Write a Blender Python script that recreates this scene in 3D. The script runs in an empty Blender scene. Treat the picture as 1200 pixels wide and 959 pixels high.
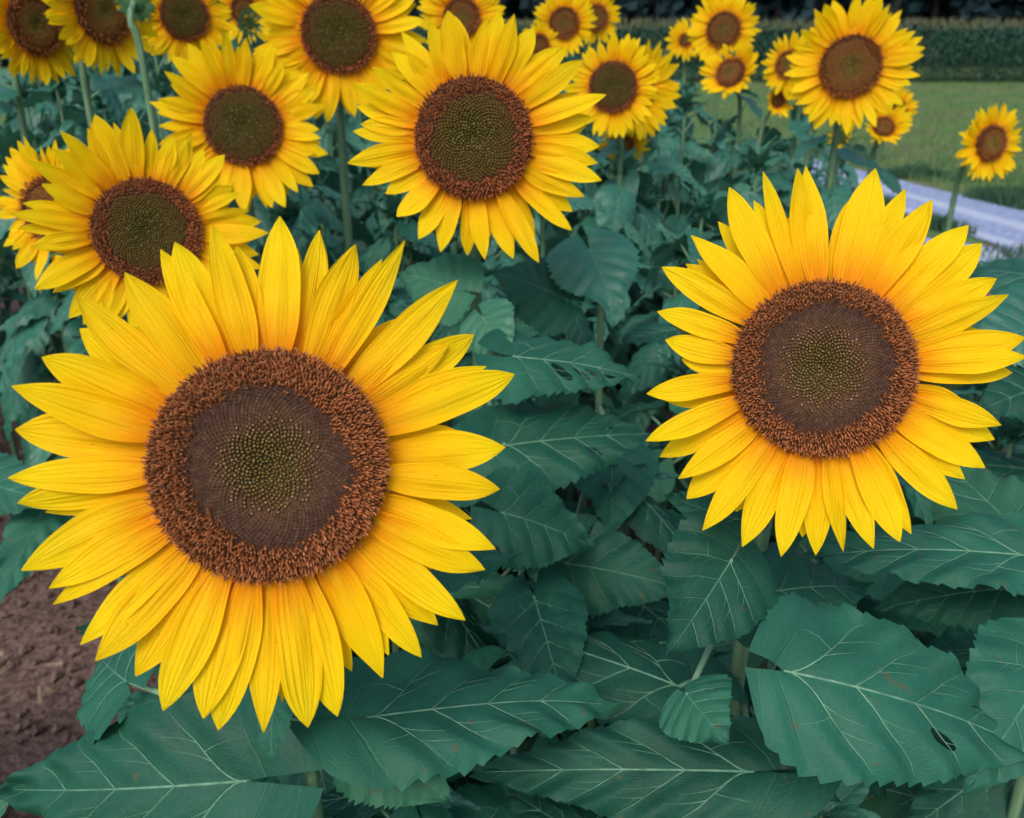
import bpy, bmesh, math, random
from mathutils import Vector, Matrix, noise

PI = math.pi
R = math.radians
sc = bpy.context.scene
COL = sc.collection
rng = random.Random(7)

# ------------------------------------------------------------------ camera
PITCH = R(23.24); F = 1000.0; PW, PH = 1200.0, 959.0
CAM = Vector((0, 0, 1.6))
FWD = Vector((0, math.cos(PITCH), -math.sin(PITCH)))
UPV = Vector((0, math.sin(PITCH), math.cos(PITCH)))
RGT = Vector((1, 0, 0))

def ray(px, py):
    return FWD + RGT * ((px - PW / 2) / F) + UPV * ((PH / 2 - py) / F)
def pix(px, py, d):
    return CAM + ray(px, py) * d
def ground_pt(px, py, z=0.0):
    r = ray(px, py)
    return CAM + r * ((z - CAM.z) / r.z)
def project(p):
    v = p - CAM
    d = v.dot(FWD)
    if d < 0.05: return None
    return (PW / 2 + F * v.dot(RGT) / d, PH / 2 - F * v.dot(UPV) / d, d)

cam = bpy.data.cameras.new('camera'); camo = bpy.data.objects.new('camera', cam)
COL.objects.link(camo); sc.camera = camo
camo.location = CAM; camo.rotation_euler = (PI / 2 - PITCH, 0, 0)
cam.sensor_width = 36; cam.lens = 36 * F / PW
cam.clip_start = 0.02; cam.clip_end = 2000
cam.dof.use_dof = True; cam.dof.focus_distance = 0.72; cam.dof.aperture_fstop = 8.0

# ------------------------------------------------------------------ light
SUN_EL, SUN_AZ = R(48), R(200)          # azimuth clockwise from +Y: behind the camera, to its left
w = bpy.data.worlds.new('World'); sc.world = w; w.use_nodes = True
nt = w.node_tree
sky = nt.nodes.new('ShaderNodeTexSky'); sky.sky_type = 'NISHITA'; sky.sun_disc = False
sky.sun_elevation = SUN_EL; sky.sun_rotation = SUN_AZ
sky.air_density = 1.0; sky.dust_density = 3.0; sky.ozone_density = 1.0
bg = nt.nodes['Background']; nt.links.new(sky.outputs[0], bg.inputs[0]); bg.inputs[1].default_value = 0.145
sl = bpy.data.lights.new('sun', 'SUN'); slo = bpy.data.objects.new('sun', sl); COL.objects.link(slo)
sl.energy = 1.35; sl.angle = R(24); sl.color = (1.0, 0.95, 0.88)
dirv = Vector((math.sin(SUN_AZ) * math.cos(SUN_EL), math.cos(SUN_AZ) * math.cos(SUN_EL), math.sin(SUN_EL)))
slo.location = (0, 0, 30); slo.rotation_euler = dirv.to_track_quat('Z', 'Y').to_euler()
sc.view_settings.view_transform = 'Standard'; sc.view_settings.look = 'None'
sc.view_settings.exposure = 0.40; sc.view_settings.gamma = 1.0
sc.view_settings.use_curve_mapping = False
sc.cycles.max_bounces = 8; sc.cycles.transparent_max_bounces = 8

# ------------------------------------------------------------------ material helpers
class NT:
    def __init__(self, name):
        self.mat = bpy.data.materials.new(name); self.mat.use_nodes = True
        self.t = self.mat.node_tree; self.n = self.t.nodes; self.l = self.t.links
        self.b = self.n['Principled BSDF']; self.out = self.n['Material Output']
    def put(self, sock, v):
        if isinstance(v, bpy.types.NodeSocket): self.l.new(v, sock)
        else: sock.default_value = v
    def m(self, op, a, b=None, c=None):
        n = self.n.new('ShaderNodeMath'); n.operation = op
        self.put(n.inputs[0], a)
        if b is not None: self.put(n.inputs[1], b)
        if c is not None: self.put(n.inputs[2], c)
        return n.outputs[0]
    def mr(self, v, a, b, c=0.0, d=1.0, smooth=True):
        n = self.n.new('ShaderNodeMapRange')
        n.interpolation_type = 'SMOOTHSTEP' if smooth else 'LINEAR'
        self.put(n.inputs[0], v)
        for i, x in enumerate((a, b, c, d)): self.put(n.inputs[i + 1], x)
        return n.outputs[0]
    def mix(self, f, a, b):
        n = self.n.new('ShaderNodeMix'); n.data_type = 'RGBA'
        self.put(n.inputs[0], f)
        for i, x in ((6, a), (7, b)):
            if isinstance(x, tuple): x = (*x, 1) if len(x) == 3 else x
            self.put(n.inputs[i], x)
        return n.outputs[2]
    def noise(self, vec, scale, detail=4, rough=0.55):
        n = self.n.new('ShaderNodeTexNoise'); n.inputs['Scale'].default_value = scale
        n.inputs['Detail'].default_value = detail; n.inputs['Roughness'].default_value = rough
        if vec is not None: self.l.new(vec, n.inputs['Vector'])
        return n.outputs[0]
    def vscale(self, vec, s):
        n = self.n.new('ShaderNodeVectorMath'); n.operation = 'MULTIPLY'
        self.l.new(vec, n.inputs[0]); n.inputs[1].default_value = s
        return n.outputs[0]
    def vadd(self, vec, other):
        n = self.n.new('ShaderNodeVectorMath'); n.operation = 'ADD'
        self.l.new(vec, n.inputs[0]); self.l.new(other, n.inputs[1])
        return n.outputs[0]
    def coord(self, which='Object'):
        return self.n.new('ShaderNodeTexCoord').outputs[which]
    def uv(self):
        u = self.coord('UV'); s = self.n.new('ShaderNodeSeparateXYZ'); self.l.new(u, s.inputs[0])
        return u, s.outputs[0], s.outputs[1]
    def rand(self):
        return self.n.new('ShaderNodeObjectInfo').outputs['Random']
    def bump(self, h, strength, dist):
        n = self.n.new('ShaderNodeBump'); n.inputs['Strength'].default_value = strength
        n.inputs['Distance'].default_value = dist; self.l.new(h, n.inputs['Height'])
        self.l.new(n.outputs[0], self.b.inputs['Normal']); return n.outputs[0]
    def base(self, c): self.put(self.b.inputs['Base Color'], (*c, 1) if isinstance(c, tuple) and len(c) == 3 else c)
    def rough(self, v): self.put(self.b.inputs['Roughness'], v)
    def spec(self, v): self.b.inputs['Specular IOR Level'].default_value = v
    def translucent(self, col, f):
        tr = self.n.new('ShaderNodeBsdfTranslucent'); self.put(tr.inputs[0], (*col, 1) if isinstance(col, tuple) else col)
        mx = self.n.new('ShaderNodeMixShader'); self.put(mx.inputs[0], f)
        self.l.new(self.b.outputs[0], mx.inputs[1]); self.l.new(tr.outputs[0], mx.inputs[2])
        self.l.new(mx.outputs[0], self.out.inputs[0])

VC = 0.52; VN = 4.6; VO = 0.12      # sweep, count and offset of the side veins: shared by mesh and shader

def leaf_material(name, front, front2, back, vein, holes=(), spec=.26, rg=.45):
    t = NT(name); uvv, u, v = t.uv()
    s = t.m('ABSOLUTE', t.m('MULTIPLY_ADD', u, 2.0, -1.0))
    cs = t.m('MULTIPLY', s, VC)
    wob = t.m('MULTIPLY_ADD', t.noise(t.vscale(uvv, (5, 5, 1)), 1.0, 2), 0.05, -0.025)
    q = t.m('ADD', t.m('SUBTRACT', t.m('MULTIPLY', v, t.m('ADD', cs, 1.0)), cs), wob)
    d = t.m('ABSOLUTE', t.m('SUBTRACT', t.m('FRACT', t.m('ADD', t.m('MULTIPLY', q, VN), 0.5 - VO)), 0.5))
    fine = t.mr(d, 0.0, 0.055, 1.0, 0.0)
    fine = t.m('MULTIPLY', fine, t.mr(s, 0.45, 0.95, 1.0, 0.15))
    mid = t.mr(s, 0.0, 0.035, 1.0, 0.0)
    # tertiary network
    oc = t.coord('Object')
    vo = t.n.new('ShaderNodeTexVoronoi'); vo.feature = 'DISTANCE_TO_EDGE'
    t.l.new(t.vadd(t.vscale(uvv, (26, 30, 1)), t.vscale(oc, (6, 6, 6))), vo.inputs['Vector']); vo.inputs['Scale'].default_value = 1.0
    net = t.mr(vo.outputs['Distance'], 0.0, 0.13, 1.0, 0.0)
    blot = t.m('MULTIPLY_ADD', t.noise(oc, 14, 5, 0.6), .55, t.m('MULTIPLY', t.noise(oc, 3.5, 3, 0.5), .45))
    rnd = t.rand()
    f = t.m('MULTIPLY_ADD', blot, 1.5, t.m('MULTIPLY_ADD', rnd, 0.8, -0.72))
    base = t.mix(t.m('MAXIMUM', t.m('MINIMUM', f, 1.0), 0.0), front, front2)
    geo = t.n.new('ShaderNodeNewGeometry')
    base = t.mix(geo.outputs['Backfacing'], base, back)
    base = t.mix(t.m('MULTIPLY', t.mr(t.m('ADD', rnd, t.m('MULTIPLY_ADD', t.noise(oc, 5, 3), .5, -.25)), .72, 1.05), .38), base, (0.050, 0.125, 0.030))
    vcol = t.m('MAXIMUM', t.m('MULTIPLY', t.m('MAXIMUM', fine, mid), 0.13), t.m('MULTIPLY', net, 0.03))
    col = t.mix(vcol, base, vein)
    # brown edge scorch and small specks, as on real field leaves
    sp = t.mr(t.noise(oc, 55, 2), 0.68, 0.74)
    col = t.mix(t.m('MULTIPLY', sp, 0.55), col, (0.10, 0.08, 0.035))
    t.base(col)
    t.rough(t.m('MULTIPLY_ADD', blot, 0.25, rg)); t.spec(spec)
    h = t.m('SUBTRACT', t.m('MULTIPLY', t.noise(oc, 120, 3), 0.25), t.m('ADD', t.m('MULTIPLY', fine, 0.9), t.m('MULTIPLY', net, 0.14)))
    t.bump(h, 0.55, 0.0022)
    t.translucent(t.mix(0.5, col, (0.05, 0.24, 0.05)), 0.16)
    if holes:                                     # insect holes: gaps in the blade
        acc = None; wn = t.noise(t.vscale(uvv, (11, 14, 1)), 1.0, 2)
        for (hs, ht, a, b, sh) in holes:
            du = t.m('SUBTRACT', t.m('MULTIPLY_ADD', u, 2.0, -1.0), hs); dv = t.m('SUBTRACT', t.m('SUBTRACT', v, ht), t.m('MULTIPLY', du, sh))
            e = t.m('ADD', t.m('POWER', t.m('ABSOLUTE', t.m('DIVIDE', du, a)), 2.0), t.m('POWER', t.m('ABSOLUTE', t.m('DIVIDE', dv, b)), 2.0))
            e = t.m('LESS_THAN', t.m('MULTIPLY_ADD', wn, 1.2, t.m('SUBTRACT', e, .6)), 1.0)
            acc = e if acc is None else t.m('MAXIMUM', acc, e)
        tp = t.n.new('ShaderNodeBsdfTransparent'); mx = t.n.new('ShaderNodeMixShader'); cur = t.out.inputs[0].links[0].from_socket
        t.l.new(acc, mx.inputs[0]); t.l.new(cur, mx.inputs[1]); t.l.new(tp.outputs[0], mx.inputs[2]); t.l.new(mx.outputs[0], t.out.inputs[0])
    return t.mat

def simple(name, col, col2=None, scale=20, rough=0.6, spec=0.3, bump=0.0, stretch=(1, 1, 1)):
    t = NT(name); oc = t.vscale(t.coord('Object'), stretch)
    n = t.noise(oc, scale, 5)
    t.base(t.mix(t.mr(n, 0.3, 0.7), col, col2) if col2 else col); t.rough(rough); t.spec(spec)
    if bump: t.bump(n, 0.6, bump)
    return t.mat

M = {}
M['leaf'] = leaf_material('sunflower_leaf', (0.005, 0.058, 0.036), (0.026, 0.160, 0.102), (0.05, 0.18, 0.13), (0.20, 0.38, 0.27))
LC = ((0.005, 0.058, 0.036), (0.026, 0.160, 0.102), (0.05, 0.18, 0.13), (0.20, 0.38, 0.27))
M['leaf_eaten'] = leaf_material('eaten_leaf', *LC, holes=[(.34, .40, .26, .035, .30), (.40, .55, .17, .026, .34), (.42, .645, .20, .03, .34), (.40, .75, .16, .028, .34)])
M['leaf_nibbled'] = leaf_material('nibbled_leaf', *LC, holes=[(.45, .56, .16, .03, .2), (-.4, .72, .13, .03, -.2)])
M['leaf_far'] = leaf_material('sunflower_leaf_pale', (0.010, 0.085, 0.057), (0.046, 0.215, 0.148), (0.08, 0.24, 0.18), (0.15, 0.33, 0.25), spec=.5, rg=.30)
M['vein'] = simple('leaf_vein', (0.055, 0.165, 0.105), (0.15, 0.30, 0.205), 60, 0.55, 0.3)
M['petiole'] = simple('petiole', (0.09, 0.20, 0.12), (0.17, 0.30, 0.19), 40, 0.55, 0.35)
M['stem'] = simple('stem', (0.075, 0.165, 0.085), (0.17, 0.28, 0.16), 30, 0.65, 0.3, 0.0015, (4, 4, 0.25))
M['hair'] = simple('stem_hair', (0.45, 0.55, 0.45), None, 5, 0.7, 0.2)
M['bract'] = simple('bract', (0.035, 0.11, 0.045), (0.075, 0.19, 0.07), 60, 0.55, 0.35, 0.001)
M['soil'] = None

def petal_material():
    t = NT('petal'); uvv, u, v = t.uv(); rnd = t.rand()
    off = t.n.new('ShaderNodeCombineXYZ'); t.l.new(t.m('MULTIPLY', rnd, 37.0), off.inputs[0]); t.l.new(t.m('MULTIPLY', rnd, 91.0), off.inputs[1])
    streak = t.noise(t.vadd(t.vscale(uvv, (13, 1.2, 1)), off.outputs[0]), 1.0, 3)
    patch = t.noise(t.vadd(t.vscale(uvv, (2, 3, 1)), off.outputs[0]), 1.0, 3)
    vv = t.m('ADD', v, t.m('MULTIPLY_ADD', streak, 0.30, t.m('MULTIPLY_ADD', rnd, 0.16, -0.23)))
    col = t.mix(t.mr(vv, -0.02, 0.47), (0.83, 0.25, 0.001), (0.92, 0.575, 0.002))
    col = t.mix(t.m('MULTIPLY', t.mr(vv, 0.45, 1.0), 0.8), col, (0.95, 0.71, 0.004))
    col = t.mix(t.m('MULTIPLY', t.mr(streak, 0.52, 0.74), 0.45), col, (0.84, 0.43, 0.001))
    col = t.mix(t.m('MULTIPLY', t.mr(patch, 0.5, 0.8), 0.25), col, (0.97, 0.74, 0.03))
    col = t.mix(t.m('MULTIPLY', t.mr(rnd, .55, 1.0), 0.35), col, (0.86, 0.42, 0.001))
    speck = t.mr(t.noise(t.vadd(t.vscale(uvv, (9, 22, 1)), off.outputs[0]), 1.0, 1), 0.79, 0.83)
    col = t.mix(t.m('MULTIPLY', speck, 0.7), col, (0.35, 0.16, 0.01))
    t.base(col); t.rough(0.60); t.spec(0.12)
    rib = t.m('SINE', t.m('MULTIPLY_ADD', u, 40.0, t.m('MULTIPLY', streak, 6.0)))
    t.bump(t.m('MULTIPLY_ADD', rib, 0.06, streak), 0.75, 0.0022)
    t.translucent(col, 0.30)
    return t.mat
M['petal'] = petal_material()

def floret_material():
    t = NT('floret'); a = t.n.new('ShaderNodeAttribute'); a.attribute_name = 'pigment'
    t.base(a.outputs['Color']); t.rough(0.7); t.spec(0.25)
    return t.mat
M['floret'] = floret_material()
M['receptacle'] = simple('receptacle', (0.05, 0.022, 0.012), (0.10, 0.042, 0.018), 120, 0.8, 0.15)

# ------------------------------------------------------------------ object helpers
def link(name, me, parent=None, mw=None):
    o = bpy.data.objects.new(name, me); COL.objects.link(o)
    if parent is not None: o.parent = parent
    if mw is not None: o.matrix_local = mw
    return o
def mesh_from(name, verts, faces, mats, fm=None, uvs=None, cols=None, smooth=True):
    me = bpy.data.meshes.new(name); me.from_pydata([tuple(v) for v in verts], [], faces)
    for m in mats: me.materials.append(m)
    n = len(me.polygons)
    if fm: me.polygons.foreach_set('material_index', fm)
    if smooth: me.polygons.foreach_set('use_smooth', [True] * n)
    if uvs:
        ul = me.uv_layers.new(name='UVMap')
        li = [0] * len(me.loops); me.loops.foreach_get('vertex_index', li)
        flat = []
        for i in li: flat.extend(uvs[i])
        ul.data.foreach_set('uv', flat)
    if cols:
        ca = me.color_attributes.new('pigment', 'FLOAT_COLOR', 'POINT')
        flat = []
        for c in cols: flat.extend((c[0], c[1], c[2], 1))
        ca.data.foreach_set('color', flat)
    me.update(); return me
def empty(name, loc, label, cat, group=None):
    o = bpy.data.objects.new(name, None); COL.objects.link(o); o.location = loc
    o.empty_display_size = 0.1
    o['label'] = label; o['category'] = cat
    if group: o['group'] = group
    return o

class Buf:
    def __init__(s): s.v = []; s.f = []; s.m = []; s.uv = []
    def tube(s, pts, radii, sides=8, mi=0, cap=True):
        pts = [Vector(p) for p in pts]; b0 = len(s.v); ref = Vector((0.13, 0.9, 0.2)).normalized()
        for i, p in enumerate(pts):
            tg = (pts[min(i + 1, len(pts) - 1)] - pts[max(i - 1, 0)]).normalized()
            a = tg.cross(ref)
            if a.length < 0.1: a = tg.cross(Vector((1, 0, 0)))
            a.normalize(); b = tg.cross(a)
            for k in range(sides):
                an = 2 * PI * k / sides
                s.v.append(p + (a * math.cos(an) + b * math.sin(an)) * radii[i]); s.uv.append((k / sides, i / (len(pts) - 1)))
        for i in range(len(pts) - 1):
            for k in range(sides):
                k2 = (k + 1) % sides
                s.f.append((b0 + i * sides + k, b0 + i * sides + k2, b0 + (i + 1) * sides + k2, b0 + (i + 1) * sides + k)); s.m.append(mi)
        if cap:
            s.f.append(tuple(b0 + (len(pts) - 1) * sides + k for k in range(sides))); s.m.append(mi)
            s.f.append(tuple(b0 + sides - 1 - k for k in range(sides))); s.m.append(mi)
    def mesh(s, name, mats, smooth=True):
        return mesh_from(name, s.v, s.f, mats, s.m, s.uv, None, smooth)

def bez(a, b, c, n):
    return [a * (1 - t) ** 2 + b * 2 * t * (1 - t) + c * t * t for t in [i / n for i in range(n + 1)]]
def smooth_path(pts, n=6):
    out = []
    P = [pts[0]] + list(pts) + [pts[-1]]
    for i in range(1, len(P) - 2):
        p0, p1, p2, p3 = P[i - 1], P[i], P[i + 1], P[i + 2]
        for k in range(n):
            t = k / n
            out.append(0.5 * ((2 * p1) + (p2 - p0) * t + (2 * p0 - 5 * p1 + 4 * p2 - p3) * t * t + (3 * p1 - p0 - 3 * p2 + p3) * t ** 3))
    out.append(pts[-1]); return out

# ------------------------------------------------------------------ leaf blade
def leaf_half_width(t):
    return 1.22 * (1 - math.exp(-(t / .085) ** .9)) * (1 - t ** 1.15) ** 0.98 if 0 < t < 1 else 0.0

def add_blade(buf, base, xa, ya, za, L, W, ns, ntt, fold=0.12, droop=0.0, arch=0.0, side_droop=0.15, wave=0.03, teeth=0.05, seed=0, holes=(), vein_scale=1.0, curve=0.0, lobe=0.27):
    """heart shaped serrated blade: base point, axes (across, along, normal)"""
    rr = random.Random(seed); ph1, ph2, ph3 = rr.uniform(0, 9), rr.uniform(0, 9), rr.uniform(0, 9)
    sv = Vector((rr.uniform(0, 50), rr.uniform(0, 50), rr.uniform(0, 50)))
    nteeth = 21
    def S(s, t, lift=0.0):
        hw = leaf_half_width(t) * W * 0.5
        a = abs(s)
        tooth = ((t * nteeth + 0.15 * a + (0.31 if s > 0 else 0)) % 1.0)
        tw = 1 + (teeth * 1.9 * (0.55 - tooth) * a ** 7 * (0.8 + 0.9 * noise.noise(Vector((t * 6, s, seed * 1.7)))) + 0.10 * a * noise.noise(Vector((t * 4.3, s * 2, seed * 2.3)))) * min(1, 5 * (1 - t)) * min(1, 8 * t)
        x = s * hw * tw
        y = t * L - lobe * L * (a ** 1.5) * max(0, 1 - t * 1.9) ** 1.5 * 1.2 + 0.05 * L * a * t
        x += curve * L * t * t
        q = t * (1 + VC * a) - VC * a
        quilt = -math.cos(2 * PI * (q * VN - VO)) * 0.0068 * L * 4 * a * (1 - a * 0.4) * min(1, 4 * t + 0.1)
        z = fold * abs(x) * (1 - .35 * a) + arch * L * 4 * t * (1 - t) - droop * L * t * t - side_droop * (x * x) / (W * 0.5)
        z += wave * L * a ** 2 * (math.sin(t * 11 + ph1 + (2.1 if s > 0 else 0)) + 0.6 * math.sin(t * 23 + ph2 + (1 if s > 0 else 0)))
        z += 0.05 * L * noise.noise(sv + Vector((s * 1.3, t * 2.2, 0))) * (0.2 + a) + quilt
        return base + xa * x + ya * y + za * (z + lift)
    b0 = len(buf.v)
    for j in range(ntt + 1):
        t = 0.004 + 0.994 * j / ntt
        for i in range(ns + 1):
            s = -1 + 2 * i / ns
            buf.v.append(S(s, t)); buf.uv.append((s * 0.5 + 0.5, t))
    for j in range(ntt):
        for i in range(ns):
            s = -1 + 2 * (i + 0.5) / ns; t = (j + 0.5) / ntt
            if any(((s - h[0]) / h[2]) ** 2 + ((t - h[1]) / h[3]) ** 2 < 1 for h in holes): continue
            a = b0 + j * (ns + 1) + i
            buf.f.append((a, a + 1, a + ns + 2, a + ns + 1)); buf.m.append(0)
    # raised veins on the upper face
    def ridge(path, w0, w1, h):
        b1 = len(buf.v); n = len(path)
        for k, (s, t) in enumerate(path):
            p = S(s, t, 0.0004)
            s2, t2 = path[min(k + 1, n - 1)]; s1, t1 = path[max(k - 1, 0)]
            d = S(s2, t2) - S(s1, t1)
            sd = d.cross(za)
            if sd.length < 1e-9: sd = xa.copy()
            sd.normalize(); ww = w0 + (w1 - w0) * k / (n - 1)
            buf.v += [p - sd * ww - za * 0.0002, p + za * h * ww / w0, p + sd * ww - za * 0.0002]
            buf.uv += [(0.4, 0.5), (0.5, 0.5), (0.6, 0.5)]
        for k in range(n - 1):
            a = b1 + 3 * k
            buf.f += [(a, a + 3, a + 4, a + 1), (a + 1, a + 4, a + 5, a + 2)]; buf.m += [1, 1]
    vs = vein_scale
    nn = max(6, ntt // 2)
    ridge([(0, 0.004 + 0.96 * k / nn) for k in range(nn + 1)], 0.0062 * L * vs, 0.0015 * L * vs, 0.0075 * L * vs)
    for k in range(int(VN)):
        q = (k + VO) / VN
        if q > 0.86: break
        for sg in (-1, 1):
            e = 0.92 - 0.08 * rr.random()
            n2 = max(5, ns // 2)
            path = []
            for i in range(n2 + 1):
                a = e * i / n2
                tq = (q + VC * a) / (1 + VC * a) + .016 * a * noise.noise(Vector((a * 4, k * 3.3 + sg, seed * 1.9)))
                path.append((sg * a, min(0.985, tq)))
            w_k = (0.0042 if k == 0 else 0.0030 - 0.0003 * k) * L * vs
            ridge(path, w_k, 0.0004 * L * vs, 0.0055 * L * vs)
            for fk in ((.30, 1), (.55, 1), (.42, -1))[:3 if k == 0 else 2]:       # side branches
                i0 = max(1, int(fk[0] * n2)); s0, t0 = path[i0]; br = [(s0, t0)]
                ln_ = (.34 - .04 * k) * (1 - abs(s0) * .55)
                for i in range(1, 5):
                    u_ = i / 4; br.append((s0 + sg * ln_ * .55 * u_ * (1 if fk[1] > 0 else 1.5), t0 + fk[1] * ln_ * (.42 * u_ + .10 * u_ * u_) * (.55 if fk[1] < 0 else 1)))
                if k < 3 and all(abs(a_) < .95 and 0 < b_ < .97 for a_, b_ in br): ridge(br, w_k * .5, 0.0003 * L * vs, 0.003 * L * vs)
    return S

def make_leaf_variant(i, droopy=58, mat='leaf'):
    """unit leaf: petiole starts at the origin and runs out along +Y; blade length 1"""
    rr = random.Random(100 + i); b = Buf()
    pl = rr.uniform(0.45, 0.75); el = R(rr.uniform(15, 50))
    end = Vector((rr.uniform(-.06, .06), pl * math.cos(el), pl * math.sin(el)))
    mid = Vector((0, pl * 0.5, pl * math.sin(el) * 0.75))
    path = bez(Vector((0, 0, 0)), mid, end, 5)
    pitch = R(rr.uniform(-droopy, 8)); roll = R(rr.uniform(-28, 28)); yaw = R(rr.uniform(-25, 25))
    mt = Matrix.Rotation(yaw, 4, 'Z') @ Matrix.Rotation(pitch, 4, 'X') @ Matrix.Rotation(roll, 4, 'Y')
    xa, ya, za = [mt.to_3x3() @ Vector(v) for v in ((1, 0, 0), (0, 1, 0), (0, 0, 1))]
    add_blade(b, end, xa, ya, za, 1.0, rr.uniform(0.70, 0.95), 14, 48, fold=rr.uniform(-.05, .32), droop=rr.uniform(0.0, .45),
              side_droop=rr.uniform(.0, .45), wave=rr.uniform(.012, .035), seed=i + 50)
    b.tube(path, [0.026, 0.022, 0.019, 0.018, 0.017, 0.013], 6, 2)
    return b.mesh('leaf', [M[mat], M['vein'], M['petiole']])
LEAVES = [make_leaf_variant(i) for i in range(14)]
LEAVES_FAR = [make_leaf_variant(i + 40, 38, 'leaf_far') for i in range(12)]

def make_shoot(i):
    rr = random.Random(300 + i); b = Buf()
    for k in range(8):
        az = k * 2.4 + rr.uniform(-.3, .3); el = R(22 + 7 * k + rr.uniform(-8, 8)); sz = (1.0 - .075 * k) * rr.uniform(.85, 1.15)
        ya = Vector((math.cos(az) * math.cos(el), math.sin(az) * math.cos(el), math.sin(el))); xa = Vector((math.sin(az), -math.cos(az), 0)); za = xa.cross(ya)
        add_blade(b, Vector((0, 0, -.10 + .012 * k)) + ya * .02, xa, ya, za, sz, sz * rr.uniform(.48, .62), 10, 24, fold=rr.uniform(.2, .5), droop=rr.uniform(.1, .5), side_droop=0, wave=.03, seed=400 + i * 9 + k)
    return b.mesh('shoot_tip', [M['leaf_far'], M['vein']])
SHOOTS = [make_shoot(i) for i in range(4)]

# ------------------------------------------------------------------ petals
def make_petal(i):
    rr = random.Random(i * 13 + 5); ns, ntt = 10, 18
    curl = rr.uniform(-0.24, 0.22); cup = rr.uniform(-0.14, 0.24); bend = rr.uniform(-0.13, 0.13); tw = rr.uniform(-0.9, 0.9)
    peak = rr.uniform(0.42, 0.58); rr_e = rr.uniform(1.7, 2.5); gf = rr.uniform(1.3, 2.1); gp = rr.uniform(-.9, .9); ph = rr.uniform(0, 6)
    V, Fc, U = [], [], []
    for j in range(ntt + 1):
        t = j / ntt
        if t < peak:
            hw = 0.23 + 0.27 * math.sin(PI / 2 * (t / peak) ** 0.9)
        else:
            x = (t - peak) / (1 - peak); hw = 0.5 * (1 - x ** rr_e) ** 0.92 if x < 1 else 0
        hw = max(hw, 0.012)
        for k in range(ns + 1):
            s = -1 + 2 * k / ns
            x = s * hw * (1 + 0.05 * math.sin(t * 9 + ph + s)) + bend * 2 * t * t
            groove = 0.050 * math.cos(s * gf * PI + gp) * max(0, math.sin(PI * min(1, t * 1.12))) ** 1.2 * (1 + .5 * math.sin(t * 5 + ph))
            z = cup * (s * s) * hw * 0.9 + groove * 0.9
            z += tw * s * hw * t * 0.5
            z += 0.05 * noise.noise(Vector((s * 1.2 + i * 7, t * 3.2, i))) + 0.03 * abs(s) * math.sin(t * 12 + ph)
            # z here is in units of the petal's width; the lengthwise curl is in units of its length
            V.append((x, t, z * 0.30 + curl * (t ** 2.2) * 0.8 - 0.25 * curl * t)); U.append((k / ns, t))
    for j in range(ntt):
        for k in range(ns):
            a = j * (ns + 1) + k; Fc.append((a, a + 1, a + ns + 2, a + ns + 1))
    return mesh_from('petal', V, Fc, [M['petal']], None, U)
PETALS = [make_petal(i) for i in range(20)]

# ------------------------------------------------------------------ flower discs
GA = PI * (3 - math.sqrt(5))
def lerp3(a, b, t): return tuple(a[i] + (b[i] - a[i]) * t for i in range(3))
def jit(c, rr, k=0.25):
    f = 1 + rr.uniform(-k, k); return tuple(max(0, x * f) for x in c)

def disc_profile(r, R_, dome):          # height of the disc surface at radius r
    x = r / R_
    return dome * (0.35 + 0.75 * math.sin(min(1, x) * PI * 0.8) ** 1.0 * (1 - 0.25 * x)) * R_ * 0.30 * (1 if x < 0.97 else 0.5)

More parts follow.
